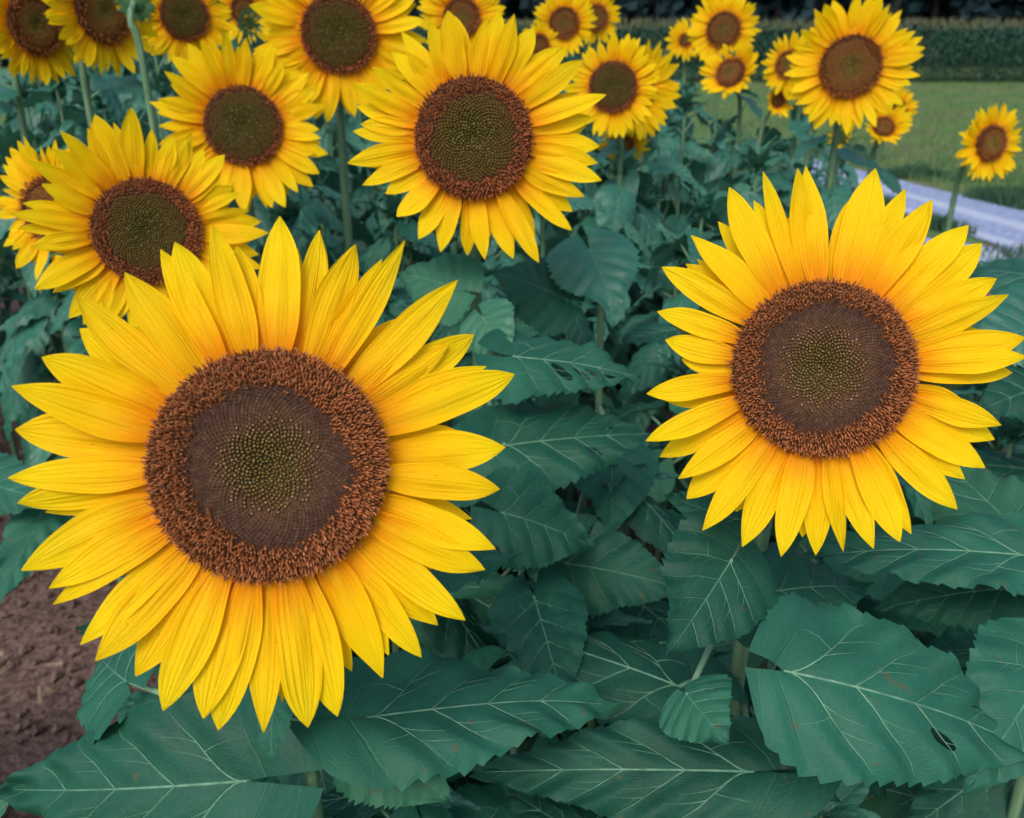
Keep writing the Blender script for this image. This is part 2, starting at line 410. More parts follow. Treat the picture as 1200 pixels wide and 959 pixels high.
def make_disc(kind, Rd, N, seed, z_in=0.36, z_mid=0.66):
    """returns (receptacle+seed mesh, floret ring mesh); local z is the way the flower faces"""
    rr = random.Random(seed)
    # solid head behind the florets
    V, Fc = [], []
    rings = [(0.02, disc_profile(0.02 * Rd, Rd, 1) - .0015)] + [(k / 8, disc_profile(k / 8 * Rd, Rd, 1) - 0.0015) for k in range(1, 8)] + [(0.985, disc_profile(Rd * .95, Rd, 1) - .004), (1.0, -0.05 * Rd), (0.85, -0.20 * Rd), (0.45, -0.34 * Rd), (0.14, -0.40 * Rd)]
    ns = 48
    for (x, z) in rings:
        for k in range(ns):
            a = 2 * PI * k / ns; V.append((x * Rd * math.cos(a), x * Rd * math.sin(a), z))
    for j in range(len(rings) - 1):
        for k in range(ns):
            k2 = (k + 1) % ns; Fc.append((j * ns + k, (j + 1) * ns + k, (j + 1) * ns + k2, j * ns + k2))
    Fc.append(tuple(range(ns - 1, -1, -1))[::-1]); Fc.append(tuple((len(rings) - 1) * ns + k for k in range(ns))[::-1])
    nbase = len(Fc)
    fm = [0 if (i // ns) < 9 else 1 for i in range(nbase)]; fm[-2] = 0; fm[-1] = 1
    head = mesh_from('flower_head', V, Fc, [M['receptacle'], M['bract']], fm)
    V1, F1, C1 = [], [], []; V2, F2, C2 = [], [], []; V3, F3, C3 = [], [], []
    pal = dict(
        ripe=dict(inn=(0.085, 0.075, 0.012), inn2=(0.19, 0.155, 0.035), mid=(0.13, 0.058, 0.036), midtip=(0.32, 0.155, 0.085), out=(0.25, 0.072, 0.020), tip=(0.50, 0.19, 0.072)),
        young=dict(inn=(0.085, 0.082, 0.009), inn2=(0.15, 0.135, 0.020), mid=(0.085, 0.055, 0.008), midtip=(0.135, 0.085, 0.014), out=(0.21, 0.050, 0.015), tip=(0.42, 0.135, 0.045)),
        brown=dict(inn=(0.21, 0.15, 0.022), inn2=(0.33, 0.24, 0.045), mid=(0.21, 0.085, 0.018), midtip=(0.30, 0.125, 0.026), out=(0.23, 0.065, 0.012), tip=(0.42, 0.14, 0.03)),
        green=dict(inn=(0.05, 0.13, 0.04), inn2=(0.12, 0.24, 0.07), mid=(0.05, 0.13, 0.04), midtip=(0.13, 0.24, 0.06), out=(0.06, 0.14, 0.04), tip=(0.14, 0.24, 0.06)),
    )[kind]
    for n in range(N):
        fr = math.sqrt((n + 0.5) / N); a = n * GA
        r = fr * Rd * 0.99
        c = Vector((r * math.cos(a), r * math.sin(a), disc_profile(r, Rd, 1)))
        rad = Vector((math.cos(a), math.sin(a), 0)); tan = Vector((-math.sin(a), math.cos(a), 0)); up = Vector((0, 0, 1))
        sp = Rd * math.sqrt(PI / N)            # spacing
        zi = z_in + 0.035 * noise.noise(Vector((math.cos(a) * 1.6, math.sin(a) * 1.6, seed)))
        zm = z_mid + rr.uniform(-.045, .045) + 0.12 * noise.noise(Vector((math.cos(a) * 1.3, math.sin(a) * 1.3, seed + 9.0)))
        if fr < zm:
            # unopened buds: low four sided pyramids whose corners follow the spiral rows
            t = 0 if fr < zi * 0.45 else min(1, (fr - zi * 0.45) / (zi * 0.8 + 1e-6))
            cb = lerp3(pal['inn'], pal['mid'], t); ct = lerp3(pal['inn2'], pal['midtip'], t)
            if t < .5 and rr.random() < 0.30 * (1 - fr / z_mid): ct = lerp3(ct, (0.36, 0.36, 0.15), 0.6)
            w_ = sp * (0.56 if t > 0.5 else 0.50); h = sp * (0.75 + 0.35 * (1 - t)) * rr.uniform(.85, 1.15)
            cen = fr < zi
            VV, FF, CC = (V1, F1, C1) if cen else (V2, F2, C2)
            b0 = len(VV)
            dk = (.30 if kind != 'ripe' else .25 + .5 * t)
            if kind == 'ripe' and fr > zi:
                k_ = min(1, (fr - zi) / (zm - zi)); ct = lerp3(ct, (0.17, 0.085, 0.060), .65 * k_); dk = .7 + .2 * k_
                if rr.random() < .25: ct = lerp3(ct, (0.40, 0.24, 0.17), .6)
            c = c + (rad * rr.uniform(-1, 1) + tan * rr.uniform(-1, 1)) * sp * (.22 * (1 - t) if kind == 'ripe' else .12)
            tiltd = -rad * sp * 0.15 * (1 - t)
            if kind == 'ripe' and t > rr.uniform(.3, .8):                # ripening rows: a dark floret mouth inside a paler raised rim
                rim = jit(lerp3((0.22, 0.085, 0.042), (0.46, 0.23, 0.13), rr.random() ** 1.5), rr, .25); k_ = min(1, max(0, (fr - zi) / (zm - zi)))
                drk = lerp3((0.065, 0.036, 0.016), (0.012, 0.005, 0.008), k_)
                for q_, dx in enumerate((rad, tan, -rad, -tan)):
                    VV.append(c + dx * w_ * (1.0 if q_ % 2 else 1.15) + up * h * rr.uniform(.45, .6)); CC.append(lerp3(rim, drk, .15) if q_ % 2 else rim)
                for dx in (rad, tan, -rad, -tan):
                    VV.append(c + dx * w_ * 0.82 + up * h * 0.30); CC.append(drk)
                VV.append(c + up * h * .42); CC.append(jit(lerp3(drk, rim, .10), rr, .3))
            else:
                for dx in (rad * w_, tan * w_, -rad * w_, -tan * w_):
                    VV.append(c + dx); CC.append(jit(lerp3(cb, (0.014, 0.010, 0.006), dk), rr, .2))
                for dx in (rad, tan, -rad, -tan):
                    VV.append(c + dx * w_ * rr.uniform(.62, .92) + up * h * 0.70 + tiltd); CC.append(jit(lerp3(cb, ct, 0.35), rr, .2))
                VV.append(c + up * h + tiltd * 1.3 + (tan * rr.uniform(-.2, .2) + rad * rr.uniform(-.2, .2)) * sp); CC.append(jit(ct, rr, .3))
            for k in range(4):
                k2 = (k + 1) % 4
                FF.append((b0 + k, b0 + k2, b0 + 4 + k2, b0 + 4 + k)); FF.append((b0 + 4 + k, b0 + 4 + k2, b0 + 8))
        else:
            # open florets: a dark tube with a split style curling out of it
            edge = (fr - zm) / (1 - zm)
            L = sp * rr.uniform(1.6, 3.0) * (1.0 if kind != 'young' else 0.8)
            lean = rad * rr.uniform(0.35, 1.6) + tan * rr.uniform(-0.22, 0.22)
            d = (up + lean * (0.45 + 0.6 * edge)).normalized()
            sd = d.cross(rad + tan * rr.uniform(-.5, .5)).normalized(); fw = sd.cross(d)
            w_ = sp * rr.uniform(.30, .42); b0 = len(V3)
            cb = jit(pal['out'], rr, .35); ct = jit(pal['tip'], rr, .4)
            if rr.random() < 0.12: ct = lerp3(ct, (0.42, 0.20, 0.075), 0.6)
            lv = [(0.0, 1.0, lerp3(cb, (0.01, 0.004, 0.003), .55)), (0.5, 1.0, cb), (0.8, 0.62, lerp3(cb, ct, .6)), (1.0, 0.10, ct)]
            for (k, ww, cc) in lv:
                bend = rad * sp * 0.35 * k * k * rr.uniform(-.3, 1) + tan * sp * 0.3 * k * k * rr.uniform(-1, 1)
                for (p, q) in ((1, 0), (-.5, .87), (-.5, -.87)):
                    V3.append(c - up * sp * .3 + d * L * k + bend + (sd * p + fw * q) * w_ * ww); C3.append(cc)
            for k in range(3):
                for e in range(3):
                    e2 = (e + 1) % 3; F3.append((b0 + 3 * k + e, b0 + 3 * k + e2, b0 + 3 * k + 3 + e2, b0 + 3 * k + 3 + e))
            # curled style branches
            if rr.random() < 0.45:
                tip = c - up * sp * .3 + d * L
                for sg in (-1, 1):
                    b1 = len(V3); s2 = (sd * sg + fw * rr.uniform(-.6, .6)).normalized()
                    p1 = tip - d * sp * .25; p2 = tip + s2 * sp * .38 + d * sp * .25; p3 = tip + s2 * sp * .62 - d * sp * .05
                    t2 = s2.cross(d) * sp * 0.10
                    for (p, cc) in ((p1, cb), (p2, ct), (p3, jit(lerp3(ct, (0.40, 0.17, 0.06), .5), rr, .3))):
                        V3 += [p - t2, p + t2]; C3 += [cc, cc]
                    F3 += [(b1, b1 + 1, b1 + 3, b1 + 2), (b1 + 2, b1 + 3, b1 + 5, b1 + 4)]
    m1 = mesh_from('bud_center', V1, F1, [M['floret']], None, None, C1, False)
    m2 = mesh_from('seed_spiral', V2, F2, [M['floret']], None, None, C2, False) if V2 else None
    m3 = mesh_from('floret_ring', V3, F3, [M['floret']], None, None, C3, False)
    return head, m1, m2, m3

def make_bracts(Rd, n, seed, spread=1.55, lift=0.0):
    rr = random.Random(seed); V, Fc = [], []
    for i in range(n):
        a = 2 * PI * i / n + rr.uniform(-.12, .12); ln = Rd * rr.uniform(.62, .95) * (spread - 1) / 0.55; wd = Rd * rr.uniform(.20, .28)
        rad = Vector((math.cos(a), math.sin(a), 0)); tan = Vector((-math.sin(a), math.cos(a), 0)); b0 = len(V)
        for k in range(6):
            t = k / 5; hw = wd * (1 - t ** 1.6) * (0.8 + 0.5 * math.sin(PI * t)) + 0.0004
            p = rad * (Rd * 0.86 + ln * t) + Vector((0, 0, -0.16 * Rd + lift * Rd * t - 0.10 * Rd * t * t * rr.uniform(-.5, 1.5) + 0.02 * Rd * (i % 2)))
            V += [p - tan * hw, p + Vector((0, 0, -0.03 * Rd)), p + tan * hw]
        for k in range(5):
            q = b0 + 3 * k; Fc += [(q, q + 1, q + 4, q + 3), (q + 1, q + 2, q + 5, q + 4)]
    return mesh_from('bracts', V, Fc, [M['bract']])

DISCS = {}
def get_disc(kind, N, seed, zi, zm):
    k = (kind, N, seed, zi, zm)
    if k not in DISCS: DISCS[k] = make_disc(kind, 1.0, N, seed, zi, zm)
    return DISCS[k]
BR = [make_bracts(1.0, 26, 3), make_bracts(1.0, 24, 4, 1.55, 0.75), make_bracts(1.0, 26, 5, 2.2, 0.55)]

def add_leaf(plant, base_loc, h, az, size, meshes, rr, off=0.0):
    o = link('leaf', rr.choice(meshes), plant)
    o.location = (base_loc[0], base_loc[1], h)
    o.rotation_euler = (rr.uniform(-.15, .15), rr.uniform(-.15, .15), az)
    o.scale = (size, size, size); return o

STEMS = {}
def sunflower(key, label, px, py, d, rd_px, rt_px, kind='young', N=500, zi=0.36, zm=0.66, bract=0, yaw=0, pit=0, tips=None, npet=40, lean=(-4, 16),
              wid=0.21, leaves=(5, .45, .92), seed=None, bud=False, far=True, stem_r=0.0085, leafsize=(.15, .22), skew=0.08, group=None, zone_seed=1, drop=0.0):
    rr = random.Random(seed if seed is not None else hash(key) % 1000 if False else sum(ord(c) * (i + 3) for i, c in enumerate(key)))
    P = pix(px, py, d)
    n = (CAM - P).normalized()
    n = Matrix.Rotation(R(yaw), 3, 'Z') @ n
    side = n.cross(Vector((0, 0, 1))).normalized()
    n = (Matrix.Rotation(R(pit), 3, side) @ n).normalized()
    xa = Vector((0, 0, 1)).cross(n).normalized(); ya = n.cross(xa).normalized()
    Rd = rd_px / F * d
    back = P - n * Rd * 0.40
    nh = Vector((n.x, n.y, 0)).normalized()
    G = Vector((back.x - nh.x * (0.05 + 0.3 * Rd) + rr.uniform(-.02, .02), back.y - nh.y * (0.05 + 0.3 * Rd) + rr.uniform(-.01, .03), 0))
    root = empty('sunflower', G, label, 'sunflower', group)
    # stem
    tp = [Vector((0, 0, -0.02)), Vector((0, 0, back.z * 0.45)) + Vector((rr.uniform(-.015, .015), rr.uniform(-.01, .01), 0)), Vector((0, 0, back.z - 0.16)), back - G - n * 0.035 - Vector((0, 0, 0.03)), back - G + n * 0.006]
    path = smooth_path(tp, 7); b = Buf(); m_ = len(path)
    sr = stem_r
    b.tube(path, [sr * (1.25 - 0.45 * i / m_) if i < m_ - 2 else sr * (1.0 + .25 * (i - m_ + 2)) for i in range(m_)], 12 if d < 1.5 else 7)
    if d < 1.4:                                   # bristly hairs
        for _ in range(420):
            k = rr.randrange(6, m_ - 1); f = rr.random(); p = path[k].lerp(path[k + 1] if k + 1 < m_ else path[k], f); a = rr.uniform(0, 2 * PI)
            r_ = Vector((math.cos(a), math.sin(a), rr.uniform(-.5, .2))); b0 = len(b.v); t_ = Vector((-math.sin(a), math.cos(a), 0)) * .0003
            q = p + r_ * sr * .85
            b.v += [q - t_, q + t_, q + r_ * rr.uniform(.0025, .0045)]; b.uv += [(0, 0)] * 3; b.f.append((b0, b0 + 1, b0 + 2)); b.m.append(1)
    link('stem', b.mesh('stem', [M['stem'], M['hair']]), root)
    STEMS[key] = (root, path, G)
    # head
    head, m1, m2, m3 = get_disc(kind, N, zone_seed, zi, zm)
    rot = Matrix((xa, ya, n)).transposed().to_4x4()
    roll = Matrix.Rotation(rr.uniform(0, 6.28), 4, 'Z')
    ho = link('flower_head', head, root)
    ho.matrix_local = Matrix.Translation(P - G) @ rot @ Matrix.Scale(Rd, 4)
    for nm, me in (('bud_center', m1), ('seed_spiral', m2), ('floret_ring', m3)):
        if me: link(nm, me, ho, roll)
    link('bracts', BR[bract or (1 if bud else 0)], ho, roll)
    # petals (in units of Rd under the head)
    plist = []
    if tips:
        for (tx, ty, *ex) in tips:
            r = ray(tx, ty); tt = (P - CAM).dot(n) / r.dot(n); q = CAM + r * tt - P
            plist.append((math.atan2(q.dot(ya), q.dot(xa)), q.length / Rd, ex[0] if ex else 0))
        plist.sort(); k_ = len(plist)
    else:
        k_ = npet
        for i in range(npet):
            plist.append((2 * PI * (i + rr.uniform(-.42, .42)) / npet, rt_px / rd_px * rr.uniform(1 - skew * 1.3, 1 + skew), 0))
    for i, (a, tl, wmul) in enumerate(plist):
        layers = [(0, tl)]
        if i % 2 == 0 or rr.random() < .6: layers.append((1, tl * rr.uniform(.78, .93)))
        for lay, tl_ in layers:
            aa = a if lay == 0 else a + rr.uniform(.35, .65) * 2 * PI / k_
            ln = R(rr.uniform(*lean)) - (R(5) if lay else 0)
            rb = 0.90 if lay == 0 else 0.84
            Lp = (tl_ - rb) / max(.35, math.cos(ln)); wd = Lp * rr.uniform(.8, 1.18) * (wid / 0.21) * 0.295
            if tips: wd = wid * rr.uniform(.80, 1.18) * (wmul or 1.0)
            po = link('petal', PETALS[rr.randrange(len(PETALS))], ho)
            zc = 0.03 - 0.10 * lay + rr.uniform(-.03, .03) + (0.05 * (i % 2))
            mt = Matrix.Rotation(aa - PI / 2, 4, 'Z') @ Matrix.Translation((0, rb, zc)) @ Matrix.Rotation(ln, 4, 'X') @ Matrix.Rotation(R(rr.uniform(-14, 14)), 4, 'Y') @ Matrix.Rotation(R(rr.uniform(-4, 4) if not tips else rr.uniform(-1.5, 1.5)), 4, 'Z')
            po.matrix_local = mt @ Matrix.Diagonal((wd, Lp, (wd * .5 + Lp * .5), 1))
    # leaves on the stem
    nl, h0, h1 = leaves; az = rr.uniform(0, 6.28); top = back.z
    for i in range(nl):
        h = top * (h0 + (h1 - h0) * i / max(1, nl - 1)); az += GA + rr.uniform(-.3, .3)
        k = min(range(m_), key=lambda q: abs(path[q].z - h) + (q > m_ - 8) * 9)
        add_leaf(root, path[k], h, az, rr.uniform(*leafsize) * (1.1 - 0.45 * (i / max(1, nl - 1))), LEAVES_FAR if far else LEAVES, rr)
    return root

def hero_leaf(owner, bp, tp, wpx, face=(0.0, -0.5, 0.9), holes=(), arch=0.08, fold=0.12, side_droop=.30, wave=.028, seed=1, att=None, curve=0.0, mat='leaf', petiole=True, skewroll=0, vein=1.0, lobe=0.25):
    """a leaf of a given plant, from its base point to its tip (pixel + distance)"""
    root, path, G = STEMS[owner]
    a = pix(*bp); c = pix(*tp); ya = (c - a); L = ya.length; ya = ya.normalized()
    za = Vector(face).normalized(); za = (za - ya * za.dot(ya)).normalized()
    za = Matrix.Rotation(R(skewroll), 3, ya) @ za
    xa = ya.cross(za).normalized()
    dm = (bp[2] + tp[2]) / 2; W = wpx / F * dm
    b = Buf()
    o0 = a - G
    add_blade(b, Vector((0, 0, 0)), xa, ya, za, L, W, 34, 90, fold=fold, arch=arch, side_droop=side_droop, wave=wave, teeth=.06, seed=seed, holes=holes, vein_scale=0.75 * vein, curve=curve, lobe=lobe)
    lo = link('leaf', b.mesh('leaf', [M[mat], M['vein']]), root); lo.location = o0
    if petiole:
        hz = att if att is not None else a.z - 0.05
        k = min(range(len(path) - 3), key=lambda q: abs(path[q].z - hz))
        p0 = path[k]; mid = p0.lerp(o0, .55) + Vector((0, 0, 0.02)); pp = bez(p0, mid, o0 + ya * 0.004 - za * .001, 8)
        b2 = Buf(); b2.tube([p - o0 for p in pp], [.0052 - .0003 * i for i in range(9)], 8)
        link('petiole', b2.mesh('petiole', [M['petiole']]), lo)
    return lo

# ------------------------------------------------------------------ the three big flowers: petal tips read from the photograph
def tips_from(lst, s, ox, oy): return [(x / s + ox, y / s + oy, *e) for (x, y, *e) in lst]
T1 = tips_from([(525, 12, 1.2), (603, 32, .9), (655, 70), (705, 95), (752, 70, .9), (845, 142, 1.1), (876, 228, 1.05), (890, 275), (948, 298, 1.1), (928, 430, 1.15), (910, 502, 1.05), (905, 607, 1.1), (878, 664, 1.1), (848, 745, 1.15), (797, 768), (776, 812, 1.1), (722, 845, 1.15), (620, 925), (572, 938, 1.1), (485, 947, .85), (412, 942, 1.1), (372, 915, 1.15), (300, 895), (240, 845, 1.1), (190, 820), (150, 785), (98, 715), (90, 672), (38, 630, 1.2), (32, 522), (18, 492, 1.05), (22, 380, 1.15), (40, 325, 1.05), (95, 260, 1.05), (135, 165, 1.1), (225, 120, 1.1), (302, 68), (330, 58, 1.05), (405, 25, 1.1), (445, 60)], 1.572, 0, 250)
T2 = tips_from([(420, 25, 1.25), (578, 35, 1.2), (625, 85), (690, 118), (712, 115, .9), (778, 168, 1.1), (826, 225, 1.1), (838, 285), (875, 345), (915, 437, 1.1), (906, 475), (888, 512), (848, 635), (840, 672), (825, 730, 1.1), (776, 760), (745, 832, 1.15), (645, 885), (612, 900), (535, 920, 1.05), (478, 928, .8), (440, 940, 1.05), (345, 932, 1.15), (260, 915, 1.05), (175, 878, 1.1), (130, 810), (118, 765), (62, 707, 1.05), (36, 668), (38, 562, 1.1), (78, 450, 1.1), (68, 362, 1.1), (86, 258, 1.1), (140, 242, .9), (155, 188, 1.05), (216, 95, 1.15), (308, 50, .8), (380, 45, .85)], 1.998, 740, 180)
T3 = tips_from([(455, 52), (528, 60), (590, 48), (650, 70), (690, 95, 1.1), (765, 150), (815, 165), (862, 215), (935, 325), (900, 400), (920, 490, 1.1), (912, 540), (920, 600, 1.1), (856, 678, 1.1), (820, 775, 1.15), (710, 875, 1.25), (612, 870, 1.1), (520, 866), (472, 855), (375, 835), (320, 800), (262, 735), (210, 652), (130, 612), (84, 535, 1.1), (100, 455), (130, 400), (112, 352), (98, 300), (160, 235), (240, 165), (270, 100), (345, 82, 1.1), (400, 50, 1.1)], 2.857, 380, 0)

sunflower('F1', 'largest foreground sunflower, brown disc with dark spiral seed ring around a green middle', 318, 545, .576, 133, 290, 'ripe', 2900, .42, .66, tips=T1, wid=.315, lean=(-2, 12), leaves=(3, .30, .50), far=False, stem_r=.0058, zone_seed=1, yaw=-3, pit=0, leafsize=(.2, .24))
sunflower('F2', 'big sunflower at the right, brown disc with a pale green star at its centre', 962, 433, .78, 101, 215, 'ripe', 2400, .46, .72, tips=T2, wid=.33, lean=(-2, 12), leaves=(3, .30, .50), far=False, stem_r=.0095, zone_seed=4, yaw=6, pit=3, leafsize=(.2, .24))
sunflower('F3', 'big sunflower behind the front two, smooth olive disc ringed by reddish brown florets', 555, 163, 1.17, 68, 145, 'young', 1200, .50, .70, tips=T3, wid=.335, lean=(0, 16), leaves=(4, .35, .62), far=False, stem_r=.0095, zone_seed=2, pit=3)
sunflower('F4', 'olive centred sunflower overlapped by the upper left petals of the largest bloom', 172, 272, 1.25, 60, 126, 'young', 1300, .48, .70, npet=46, lean=(2, 20), leaves=(4, .4, .70), zone_seed=3, pit=3, yaw=4, far=False)
sunflower('F5', 'medium green centred sunflower just above the bloom overlapped by the largest one', 285, 148, 1.7, 44, 95, 'young', 900, .60, .84, npet=48, lean=(2, 20), leaves=(5, .4, .80), zone_seed=5, pit=4)
sunflower('F6', 'large sunflower near the top edge, bare stem below it, left of the big olive disc', 397, 40, 1.75, 43, 96, 'young', 900, .55, .80, npet=48, leaves=(5, .35, .66), zone_seed=3, pit=0, stem_r=.0095)
sunflower('F7', 'brown centred sunflower in the top left corner of the photo', 38, 28, 2.0, 33, 66, 'brown', 600, .45, .75, npet=46, yaw=34, leaves=(9, .4, .88), zone_seed=5)
sunflower('F8', 'brown centred sunflower overlapping the corner bloom from the right, cut by the top edge', 117, 12, 1.95, 36, 74, 'brown', 700, .45, .78, npet=46, yaw=38, leaves=(9, .4, .88), zone_seed=6)
sunflower('F9', 'sunflower with dark olive disc at the top edge, right of the leaning bare stem', 216, 18, 2.2, 27, 57, 'young', 600, .55, .85, npet=42, leaves=(9, .4, .88), zone_seed=3)
sunflower('F10', 'sunflower at the top edge, half hidden behind the upper petals of the big olive disc', 541, 20, 2.3, 21, 50, 'brown', 500, .4, .75, npet=40, leaves=(9, .4, .88), zone_seed=5)
sunflower('F11', 'small round sunflower near the top edge, overlapping another small bloom on its right', 661, 27, 3.0, 17, 37, 'brown', 400, .30, .75, npet=40, leaves=(9, .4, .88), zone_seed=6)
sunflower('F12', 'small sunflower turned right, half hidden behind a small round bloom near the top edge', 698, 21, 3.2, 14, 31, 'brown', 300, .40, .75, npet=32, yaw=22, leaves=(9, .4, .88), zone_seed=6)
sunflower('F13', 'round sunflower with olive brown disc, touched by the right petal tips of the big bloom', 719, 102, 2.2, 28, 56, 'young', 600, .55, .84, npet=44, leaves=(9, .4, .88), zone_seed=5, yaw=-8)
sunflower('F14', 'sunflower seen as a yellow fringe behind the right side of the round olive brown bloom', 748, 106, 2.42, 19, 54, 'brown', 300, .4, .75, npet=48, yaw=44, leaves=(9, .4, .88), zone_seed=6, lean=(4, 22))
sunflower('F15', 'small drooping yellow sunflower directly below the round olive brown bloom', 731, 168, 2.5, 11, 30, 'brown', 200, .4, .75, npet=24, pit=-40, leaves=(5, .4, .84), zone_seed=6)
sunflower('F16', 'brown disc sunflower peeking from behind the top right petals of the big olive bloom', 632, 52, 2.6, 11, 24, 'brown', 300, .3, .6, npet=28, leaves=(9, .4, .88), zone_seed=5)
sunflower('F17', 'larger bloom of the distant stacked pair before the corn, directly above a cupped one', 848, 35, 3.6, 19, 41, 'brown', 400, .40, .8, npet=40, leaves=(10, .4, .90), zone_seed=5)
sunflower('F18', 'small cupped sunflower directly below the larger distant bloom that stands before the corn', 857, 87, 3.3, 17, 34, 'brown', 300, .40, .7, npet=40, yaw=-22, pit=26, lean=(20, 46), bud=True, leaves=(10, .4, .90), zone_seed=6)
sunflower('F19', 'tiny sunflower at the left of the distant stacked pair before the corn', 803, 47, 3.9, 7, 23, 'brown', 160, .3, .7, npet=22, leaves=(10, .4, .90), zone_seed=6)
sunflower('F20', 'medium sunflower with wide tawny disc, standing clear before the corn and the lawn', 997, 78, 2.35, 34, 73, 'brown', 800, .42, .80, npet=48, leaves=(9, .4, .86), zone_seed=6, stem_r=.0095)
sunflower('F21', 'sunflower turned left, its right edge overlapped by the bloom with the wide tawny disc', 925, 76, 3.0, 15, 35, 'brown', 300, .40, .75, npet=32, yaw=-28, leaves=(9, .4, .88), zone_seed=5)
sunflower('F22', 'small half open sunflower directly below the one turned left beside the tawny disc', 911, 118, 3.1, 8, 18, 'brown', 120, .3, .6, npet=20, yaw=22, lean=(34, 60), bud=True, leaves=(9, .4, .88), zone_seed=6)
sunflower('F23', 'half open cupped sunflower with green base, below the right side of the tawny disc bloom', 1035, 150, 3.0, 12, 27, 'brown', 200, .3, .7, npet=26, pit=28, yaw=18, lean=(24, 50), bud=True, leaves=(6, .35, .78), zone_seed=6)
sunflower('F24', 'small sunflower turned right, just above and behind the half open cupped bloom', 1053, 128, 3.3, 9, 25, 'brown', 160, .3, .7, npet=26, yaw=32, leaves=(6, .35, .78), zone_seed=6)
sunflower('F25', 'lone sunflower turned sideways on a thin stem beside the gravel road', 1159, 168, 3.0, 20, 44, 'brown', 400, .42, .75, npet=46, yaw=44, leaves=(4, .30, .60), zone_seed=5, stem_r=.010, leafsize=(.12, .17))
sunflower('F26', 'sunflower facing left at the left edge, half hidden behind an olive centred bloom', 62, 246, 1.5, 36, 78, 'brown', 400, .3, .7, npet=40, yaw=-46, lean=(0, 24), leaves=(5, .4, .80), zone_seed=6, far=False)
sunflower('F27', 'brown centred sunflower at the top edge, half hidden behind a spiky green bud', 286, 12, 2.5, 15, 38, 'brown', 300, .3, .7, npet=30, leaves=(9, .4, .88), zone_seed=5)
sunflower('F28', 'tiny tattered sunflower just right of the leaning bare stem at the top left', 168, 41, 2.7, 8, 16, 'brown', 150, .5, .8, npet=16, skew=.25, leaves=(9, .4, .88), zone_seed=6, yaw=10)
sunflower('F29', 'small sunflower tucked under the lower left petals of the tawny disc bloom', 959, 120, 2.9, 7, 20, 'brown', 120, .3, .7, npet=20, leaves=(6, .4, .8), zone_seed=6, pit=-20)
sunflower('F30', 'closing green bud with a hint of yellow beside the stem of the tawny disc bloom', 984, 161, 2.8, 8, 13, 'green', 100, .3, .98, npet=10, lean=(45, 75), bract=2, leaves=(6, .4, .8), zone_seed=6)
sunflower('F31', 'spiky green bud at the top edge, in front of a half hidden brown centred bloom', 292, 27, 2.3, 7, 11, 'green', 100, .5, .98, npet=6, lean=(55, 75), bract=2, leaves=(6, .4, .82), zone_seed=3, yaw=20)
sunflower('F32', 'faded sunflower seen from behind on the leaning bare stem at the top left', 158, 2, 1.9, 14, 26, 'brown', 200, .5, .8, npet=18, skew=.25, leaves=(4, .35, .68), zone_seed=6, yaw=160, pit=20, stem_r=.008)

# ------------------------------------------------------------------ leafy plants whose leaves fill the field
PLANT_LABEL = 'leafy green sunflower plant with no bloom of its own in view, amid the crowded rows'
PGROUP = 'leafy sunflower plants filling the field'
def plant_host(key, px, py, d, top, label=PLANT_LABEL, r=.009):
    P = pix(px, py, d); G = Vector((P.x, P.y, 0))
    root = empty('sunflower_plant', G, label, 'plant', PGROUP)
    path = smooth_path([Vector((0, 0, -.02)), Vector((.01, 0, top * .5)), Vector((0, .01, top))], 8)
    b = Buf(); b.tube(path, [r * (1.2 - .6 * i / len(path)) for i in range(len(path))], 8)
    so = link('shoot_tip', SHOOTS[len(key + str(px)) % 4], root); so.location = (0, .01, top); so.scale = (.10, .10, .10)
    link('stem', b.mesh('stem', [M['stem']]), root); STEMS[key] = (root, path + [path[-1]] * 3, G); return root

# leaves that the photograph shows one by one
hl = hero_leaf
hl('F1', (292, 915, .80), (10, 925, .88), 215, face=(-.15, -.75, .75), seed=3, arch=.07, fold=.05, skewroll=-8)
hl('F1', (428, 842, .78), (716, 826, .86), 180, face=(.05, -.45, .9), seed=5, arch=.05, fold=.16, skewroll=-14)
hl('F1', (330, 790, .74), (319, 888, .70), 85, face=(-.25, -.95, .25), seed=7, fold=.06)
hl('F1', (432, 862, .82), (525, 935, .78), 150, face=(.1, -.8, .6), seed=8)
hl('F2', (800, 806, .98), (562, 733, 1.06), 170, face=(.0, -.30, .95), seed=9, arch=.03, fold=-.12, skewroll=10)
hl('F2', (858, 655, .83), (785, 764, .77), 160, face=(-.1, -.95, .42), seed=11, fold=.20, arch=.02, wave=.02)
hl('F2', (916, 786, .80), (1205, 880, .83), 235, face=(.05, -.62, .8), seed=13, lobe=.12, arch=.09, fold=.06, mat='leaf_nibbled', skewroll=-4)
hl('F2', (803, 812, .80), (852, 872, .74), 115, face=(-.1, -.8, .62), lobe=.1, seed=15, arch=.05)
plant_host('HR', 1262, 700, .95, 1.02)
hl('HR', (1206, 652, .92), (930, 655, .98), 130, face=(-.1, -.35, .95), seed=17, arch=.06, fold=.22)
hl('HR', (1215, 650, .93), (1100, 540, 1.12), 170, face=(-.1, -.65, .75), seed=19, arch=.04)
hl('HR', (1225, 780, .85), (1130, 925, .80), 170, face=(0, -.6, .8), seed=20)
hl('HR', (1180, 690, 1.0), (1030, 715, 1.03), 110, face=(-.1, -.5, .85), seed=41, fold=.2)
hl('F3', (600, 418, 1.16), (747, 442, 1.15), 145, face=(.05, -.62, .78), seed=21, arch=.03, fold=.14, skewroll=-22, mat='leaf_eaten')
hl('F3', (588, 522, 1.13), (765, 508, 1.18), 140, face=(.0, -.30, .95), seed=23, arch=.02, fold=.16, skewroll=16, mat='leaf_nibbled')
plant_host('HC', 705, 330, 1.55, 1.22)
